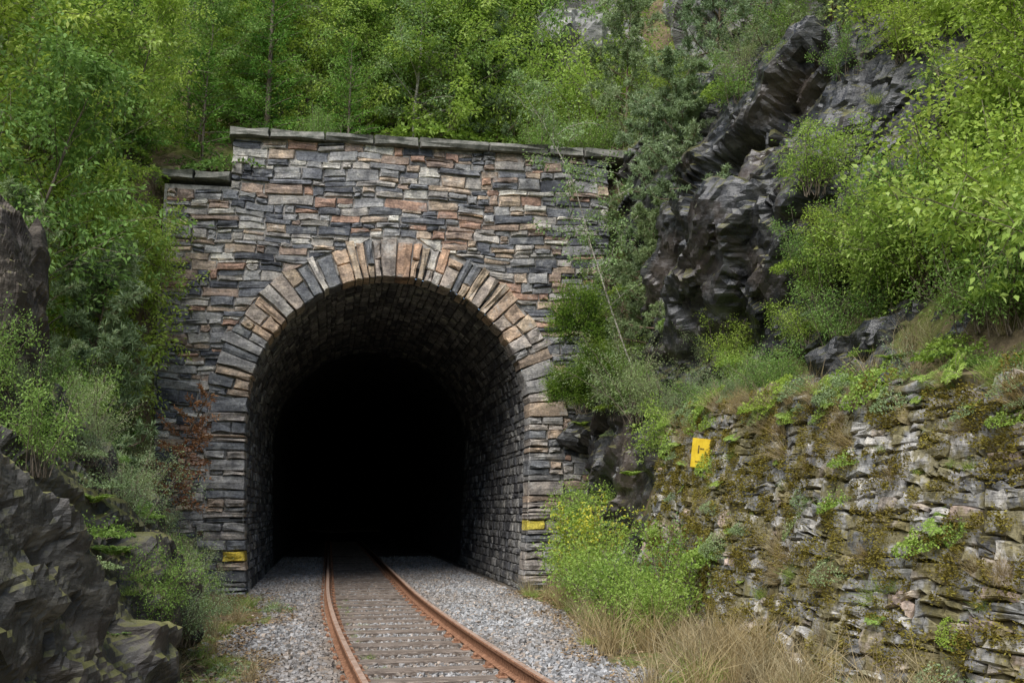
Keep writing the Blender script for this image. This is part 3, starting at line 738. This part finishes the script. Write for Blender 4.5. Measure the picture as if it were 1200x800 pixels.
D1=deciduous('d1',101,7,1.9,.2,44,11000,.115,.055,[bark,L_light])
D2=deciduous('d2',102,6,1.7,.12,40,10000,.10,.05,[bark,L_mid])
D3=deciduous('d3',103,5,1.5,.1,38,9000,.095,.04,[bark,L_light],lean=(.15,.1))
B1=deciduous('b1',104,7.5,1.3,.15,46,9500,.07,.045,[bark_b,L_birch],asp=.75)
B2=deciduous('b2',105,6.6,.9,.2,30,4200,.055,.018,[bark_b,L_birch],lean=(-.36,.02),asp=.75,wob=.5)
S1=spruce('s1',106,6,1.5,[bark,L_spruce]);S2=spruce('s2',107,4,1.2,[bark,L_spruce]);S3=spruce('s3',108,2.2,.7,[bark,L_spruce])
YW=conebush('yw',118,.5,1.25,13000,.05,[bark,L_yew],.25)
P1=pine('p1',109,7,1.9,[bark_p,L_pine],.15,42);P2=pine('p2',110,5,1.7,[bark_p,L_pine],.05,42);P3=pine('p3',111,3,1.2,[bark_p,L_pine],.05,32,.1)
H1=shrub('h1',112,1.6,.9,16,3600,.06,[bark,L_light]);H2=shrub('h2',113,1.3,.8,18,3600,.05,[bark,L_mid]);H3=shrub('h3',114,1.4,.8,20,4500,.045,[bark,L_grey],.35)
H4=shrub('h4',115,2.2,1.3,16,4300,.075,[bark,L_light],.62,.9)
HF=shrub('hf',216,1.5,.7,26,6000,.055,[bark,L_light,L_yel],.5,.2,420)
DR=spruce('dr',117,2.0,.7,[bark,L_rust],.6)
G1=tuft('g1',120,.45,.16,120,.007,[L_grass]);G2=tuft('g2',121,.75,.2,130,.007,[L_dry],.35);G3=tuft('g3',122,.25,.15,110,.006,[L_grass],.8)
F1=fern('f1',123,.6,10,[bark,L_mid]);F2=fern('f2',124,.45,9,[bark,L_light])
U1=patch('u1',125,.7,.45,900,.08,[bark,L_light]);U2=patch('u2',126,.6,.35,900,.06,[bark,L_mid]);U3=patch('u3',127,.55,.3,900,.05,[bark,L_grey])
rng=np.random.default_rng(99)
def put(name,me,s,n,z=None,sc_=1.0,rz=None,parent=None,tilt=(0,0),dz=0):
    w=W(s,n,0)
    if parent is not None and (abs(w[0])>.58*w[1]+1.4): return None
    if z is None: z=float(H(np.array([s]),np.array([n]))[0])
    o=bpy.data.objects.new(name,me);sc.collection.objects.link(o)
    w=W(s,n,z+dz);o.location=tuple(w);o.scale=(sc_*random.uniform(.9,1.1),)*2+(sc_*random.uniform(.92,1.1),)
    o.rotation_euler=(tilt[0],tilt[1],random.uniform(0,6.28) if rz is None else rz)
    if parent:o.parent=parent
    return o
put('spruce_tree',S1,-2.7,2.6,sc_=1.0);put('spruce_tree',S2,-.9,1.6,sc_=.8);put('spruce_tree',S2,-5.6,.4,sc_=1.1);put('spruce_tree',S3,-3.9,1.2,sc_=1.2)
for a in [(5.2,-1.6,5.4,.8,P2),(2.7,3.2,None,.8,P2),(4.8,-2.0,4.6,.95,P3),(5.0,-3.9,6.6,.9,P3),(4.7,-.2,5.0,.7,P2),(4.9,-3.0,4.6,.85,P3),(6.2,-4.4,8.8,.75,P2),(5.7,-2.8,8.2,.9,P2),(5.2,1.0,8.8,.9,P2),(6.6,-6.0,8.6,.6,P2)]:
    put('pine_tree',a[4],a[0],a[1],z=a[2],sc_=a[3])
put('birch_tree',B2,4.25,-2.6,z=4.2,sc_=1.0,rz=0.0)
put('birch_tree',B1,.6,2.4,sc_=.9);put('birch_tree',B1,-1.2,4,sc_=1.1);put('birch_tree',B1,3.6,5,sc_=.9)
put('deciduous_tree',D3,-5.3,-2.8,sc_=.95);put('deciduous_tree',D2,-5.6,-5.2,sc_=.9);put('deciduous_tree',D1,-6.6,-4.4,sc_=1.05);put('deciduous_tree',D1,-6.0,-1.3,sc_=1.0);put('deciduous_tree',D3,-5.2,.2,sc_=.8);put('deciduous_tree',D3,-4.9,-1.6,z=2.8,sc_=.85);put('deciduous_tree',D3,-4.5,-.7,z=3.9,sc_=.75)
put('pine_tree',P3,-4.6,-4.6,sc_=1.1);put('pine_tree',P2,-5.1,-5.8,sc_=.75);put('spruce_tree',S3,-4.7,-2.0,sc_=1.1)
put('deciduous_tree',D1,7.4,-9.6,sc_=.72);put('deciduous_tree',D3,6.5,-11.2,sc_=.6);put('deciduous_tree',D1,8.4,-7.6,sc_=.7);put('deciduous_tree',D3,7.3,-7.8,sc_=.72);put('deciduous_tree',D2,7.6,-5.6,z=9.0,sc_=.6)
forest=empty('forest')
cnt=0
while cnt<64:
    n=rng.uniform(4,22);s=rng.uniform(-20,24)*(.5+n/34)
    if 3.5<s<9 and n<11 and rng.random()<.7: continue
    m=[D1,D2,D3,B1,S1,P2,P1,D1,D3][rng.integers(9)] if s<3 else [P1,P2,B1,D2,P2,D1][rng.integers(6)]
    if put('tree',m,s,n,sc_=rng.uniform(.8,1.3)*(1+n*.01),parent=forest): cnt+=1
for i in range(14):
    put('tree',[D1,D2,D3,D3,D2][i%5],-5+8.0*i/13+rng.normal(0,.4),rng.uniform(1.6,4.2),sc_=rng.uniform(.6,.95),parent=forest)
for i in range(15):
    n=rng.uniform(-7,1);s=rng.uniform(-13,-6.5);put('tree',[D1,D2,D3,P1,S1,D1][rng.integers(6)],s,n,sc_=rng.uniform(.7,1.05),parent=forest)
for i in range(9):
    n=rng.uniform(-8,1);s=rng.uniform(9.5,14);put('tree',[D1,D2,D3,P1,B1][rng.integers(5)],s,n,sc_=rng.uniform(.7,1.0),parent=forest)
ug=empty('undergrowth')
for i in range(170):
    n=rng.uniform(.9,11);s=rng.uniform(-10,12);put('plant',[U1,U2,U1,H1,H2,G1,U2][rng.integers(7)],s,n,sc_=rng.uniform(1.1,1.9),parent=ug)
for i in range(26):
    s=rng.uniform(-3.0,4.4);put('plant',[U1,U2,G1,U3,H2,F2][i%6],s,rng.uniform(.45,.9),z=8.85,sc_=rng.uniform(.45,.95),parent=ug)
for i in range(24):
    put('plant',[U1,U2,H1,H2,U3,G1][i%6],rng.uniform(-6.2,-4.6),rng.uniform(-2.4,.6),sc_=rng.uniform(.7,1.2),parent=ug)
for i in range(150):
    n=rng.uniform(-11,.8);s=float(SL(np.array(n)))-rng.uniform(1.3,5.0)
    x_,y_,_z=W(s,n,0)
    if x_<-.38*y_ and y_<11.0: continue
    put('plant',[U1,U2,U1,H1,H2,G1,F1,H3][rng.integers(8)],s,n,sc_=rng.uniform(.6,1.15),parent=ug)
for i in range(110):
    n=rng.uniform(-14,-8.4);s=float(SR(np.array(n)))+1.3+abs(rng.normal(0,1.9));big=s>5.3
    put('plant',([U1,U1,H1,H4,H4,H2,H1] if big else [U1,U3,U2,G1,G2,U2,F2])[rng.integers(7)],s,n,sc_=rng.uniform(.6,1.05) if big else rng.uniform(.35,.65),parent=ug)
for i in range(45):
    n=rng.uniform(-9,-5.4);s=float(SR(np.array(n)))+.95+rng.uniform(0,.6);put('plant',[U1,U3,H3,G1,H2,U2,F2,G2][rng.integers(8)],s,n,z=float(ZT(np.array(n)))-.05,sc_=rng.uniform(.25,.6),parent=ug)
def cliff_pt(n,f):
    ns=[c[0] for c in cc][::-1];k=f*6
    ss=[[c[1][j][0] for j in range(7)] for c in cc][::-1];zz=[[c[1][j][1] for j in range(7)] for c in cc][::-1]
    a=int(min(k,5));fr=k-a
    S=[r[a]*(1-fr)+r[a+1]*fr for r in ss];Z=[r[a]*(1-fr)+r[a+1]*fr for r in zz]
    return float(np.interp(n,ns,S)),float(np.interp(n,ns,Z))
for i in range(150):
    n=rng.uniform(-11,.2);f=rng.choice([rng.uniform(.33,.52),rng.uniform(.52,.78),rng.uniform(.78,1.0),rng.uniform(.05,.35)],p=[.27,.13,.38,.22])
    s,z=cliff_pt(n,f);put('plant',[U1,U2,G1,H3,F2,H2,U3,H1][rng.integers(8)],s-.1,n,z=z,sc_=rng.uniform(.3,.75),parent=ug)
for i in range(30):
    n=rng.uniform(-11.5,-7.6);f=rng.uniform(.45,1.0);s,z=cliff_pt(n,f);put('plant',[H1,H4,H2,U1,D3,H1][i%6],s-.1,n,z=z,sc_=rng.uniform(.5,.85) if i%6!=4 else .35,parent=ug)
for i in range(190):
    n=rng.uniform(-12,-.8);d=rng.uniform(.0,1.6);s=float(SL(np.array(n)))-d;near=(n<-7)
    put('plant',([F1,F2,G3,U3,F1,U2,H3,H2] if near else [F1,F2,G1,U2,H2,G3,U3,H3])[rng.integers(8)],s+.17,n,z=np.interp(d,[0,.5,1.1,1.6],[.1,1.2,2.1,2.5])*(1 if n<-3 else .6),sc_=rng.uniform(.3,.62) if near else rng.uniform(.35,.75),parent=ug)
put('yew_shrub',YW,3.35,-2.2,z=4.25,sc_=1.15);put('yew_shrub',YW,3.15,-2.1,z=3.2,sc_=.9);put('yew_shrub',YW,3.6,-2.5,z=3.5,sc_=.8)
put('grey_green_shrub',H3,4.0,-3.4,z=3.0,sc_=1.05);put('grey_green_shrub',H3,4.3,-4.2,z=2.8,sc_=.8);put('grey_green_shrub',H3,3.95,-2.7,z=3.1,sc_=.8)
put('flowering_shrub',HF,3.15,-3.9,z=-.03,sc_=1.15);put('shrub',H1,3.3,-2.9,z=0,sc_=.8)
put('shrub',H1,3.4,-2.0,z=.9,sc_=.85);put('shrub',H1,2.95,-5.2,z=0,sc_=.85);put('shrub',H2,2.8,-6.2,z=0,sc_=.7);put('shrub',H1,2.8,-7.4,z=0,sc_=.8);put('shrub',H1,2.7,-8.3,z=0,sc_=.65);put('shrub',H2,3.1,-6.8,z=0,sc_=.9);put('shrub',H1,3.2,-8.0,z=0,sc_=.8)
put('dead_conifer',DR,-4.0,-1.6,z=1.7,sc_=1.1,tilt=(.3,.35),rz=.5);put('dead_conifer',DR,-3.75,-2.4,z=1.5,sc_=.9,tilt=(.4,.5),rz=2)
put('leafy_shrub',H1,-3.2,-12.2,z=.0,sc_=.5)
gr=empty('verge_grass')
for i in range(300):
    n=rng.uniform(-13,-.8)
    if rng.random()<.6:
        s=float(SR(np.array(n)))-rng.random()**1.3*max(.3,float(SR(np.array(n))-SBR(n)))+.05;m=[G2,G1,G2,G3,G2][rng.integers(5)];k=rng.uniform(.35,.9)
    else: s=rng.uniform(float(SL(np.array(n)))-.1,float(SBL(n))+.1);m=[G3,G1,G3,G2,U3,G3][rng.integers(6)];k=rng.uniform(.25,.65)
    put('grass',m,s,n,z=-.03,sc_=k,parent=gr)
for i in range(80):
    n=rng.uniform(-12,-1);put('grass',G3,float(TS(n))+rng.choice([rng.normal(-.45,.12),rng.normal(-1.1,.3),rng.normal(1.5,.3)]),n,z=-.1,sc_=rng.uniform(.2,.45),parent=gr)
wg=empty('wall_plants')
for i in range(190):
    a=rng.uniform(5.4,13.5);b=rng.choice([rng.uniform(.2,2.4),ZT(-a)-abs(rng.normal(0,.25))],p=[.45,.55]);w=rwmap(np.array(a),np.array(float(b)),np.array(.03))
    o=put('tuft',[G3,G2,G3,G1,U3,F2,G2,U1][rng.integers(8)],0,0,z=0,sc_=rng.uniform(.2,.5),parent=wg);o.location=tuple(w);o.rotation_euler=(rng.uniform(0,.4),rng.uniform(-1.1,-.2),rng.uniform(-.4,.4))
ms=Plant()
for i in range(430):
    a=rng.uniform(5.5,14);b=rng.uniform(.1,float(ZT(-a)));R_=rng.uniform(.05,.20);K=int(3600*R_*R_)+60
    q=rng.normal(0,1,(K,2))*R_*np.array([.6,.38]);pp=rwmap(a+q[:,0],b+q[:,1],.05+.05*np.exp(-(q**2).sum(1)/(R_*R_))*rng.uniform(.3,1,K))
    ms.leaves(pp,np.array([-.9,-.3,.5])+rng.normal(0,.5,(K,3)),.03,.014,m=0,R=rng.random(K)*.6+rng.uniform(0,.4),flat=0)
mm=ms.mesh('wall_moss',[L_moss]);o=bpy.data.objects.new('moss_cushions',mm);sc.collection.objects.link(o);o.parent=rw
lp=Plant();K=9000;n_=rng.uniform(-13,-.3,K);r=rng.random(K)
lo=SL(n_);hi=SR(n_)
s_=np.where(r<.5,lo+rng.random(K)*(SBL(n_)-lo+.3),SBR(n_)-.3+rng.random(K)*(hi-SBR(n_)+.3))
P=W(s_,n_,-.015+.02*rng.random(K)+np.where((s_>SBL(n_))&(s_<SBR(n_)),.03,0))
lp.leaves(P,np.c_[rng.normal(0,1,(K,2)),rng.normal(0,.2,K)],.05,.028,m=0,flat=.9,droop=0)
mm=lp.mesh('leaf_litter',[L_litter]);o=bpy.data.objects.new('leaf_litter',mm);sc.collection.objects.link(o)

# ---------------------------------------------------------------- sign
def signmat():
    m,nt=newmat('yellow_enamel');n=noise(nt,9,4,.7)
    finish(nt,ramp(nt,n,[(.3,(.58,.38,.02)),(.6,(.78,.56,.04))]),.5,bump(nt,n,.1,.003),.4);return m
M_y=signmat();M_blk=simple('black_paint',(.10,.075,.02),(.25,.18,.04),20,.6,.1,.001);M_st=simple('grey_steel',(.15,.15,.15),(.3,.3,.3),20,.5,.1,.001)
sgn=empty('warning_sign');cS=rwmap(np.array(7.45),np.array(2.2),np.array(.14));sgn.location=tuple(cS);sgn.rotation_euler=(0,math.radians(8),math.radians(-40))
def bx(name,cx,cy,cz,x,y,z,mat,par,bev=.004):
    import bmesh
    bm=bmesh.new();bmesh.ops.create_cube(bm,size=1)
    for v in bm.verts: v.co=Vector((v.co.x*x+cx,v.co.y*y+cy,v.co.z*z+cz))
    bmesh.ops.bevel(bm,geom=bm.edges[:],offset=bev,segments=2,affect='EDGES')
    me=bpy.data.meshes.new(name);bm.to_mesh(me);bm.free();me.materials.append(mat);o=bpy.data.objects.new(name,me);sc.collection.objects.link(o);o.parent=par;return o
bx('plate',0,0,0,.27,.012,.38,M_y,sgn,.004)
bx('symbol_bar',-.03,-.009,.05,.02,.006,.10,M_blk,sgn,.001);bx('symbol_arm',.02,-.009,.06,.06,.006,.016,M_blk,sgn,.001);bx('text_line',0,-.009,-.11,.13,.006,.010,M_blk,sgn,.001)
bx('bracket',0,.10,0,.03,.19,.03,M_st,sgn,.003)

# ---------------------------------------------------------------- camera, light
cam=bpy.data.cameras.new('camera');co=bpy.data.objects.new('camera',cam);sc.collection.objects.link(co)
cam.sensor_width=36;cam.lens=36;cam.clip_end=1000;co.location=(0,0,1.5);co.rotation_euler=(math.radians(90+9.37),0,0);sc.camera=co
w=bpy.data.worlds.new('World');sc.world=w;w.use_nodes=True;nt=w.node_tree;nt.nodes.clear()
sky=nt.nodes.new('ShaderNodeTexSky');sky.sky_type='NISHITA';sky.sun_disc=False
EL,AZ=math.radians(54),math.radians(204)
sky.sun_elevation=EL;sky.sun_rotation=AZ
bg=nt.nodes.new('ShaderNodeBackground');bg.inputs[1].default_value=.15;ou=nt.nodes.new('ShaderNodeOutputWorld')
nt.links.new(sky.outputs[0],bg.inputs[0]);nt.links.new(bg.outputs[0],ou.inputs[0])
sl_=bpy.data.lights.new('sun','SUN');sl_.energy=5.0;sl_.angle=math.radians(50);sl_.color=(1,.97,.92)
so=bpy.data.objects.new('sun',sl_);sc.collection.objects.link(so)
d=Vector((math.sin(AZ)*math.cos(EL),math.cos(AZ)*math.cos(EL),math.sin(EL)))
so.rotation_euler=d.to_track_quat('Z','Y').to_euler()
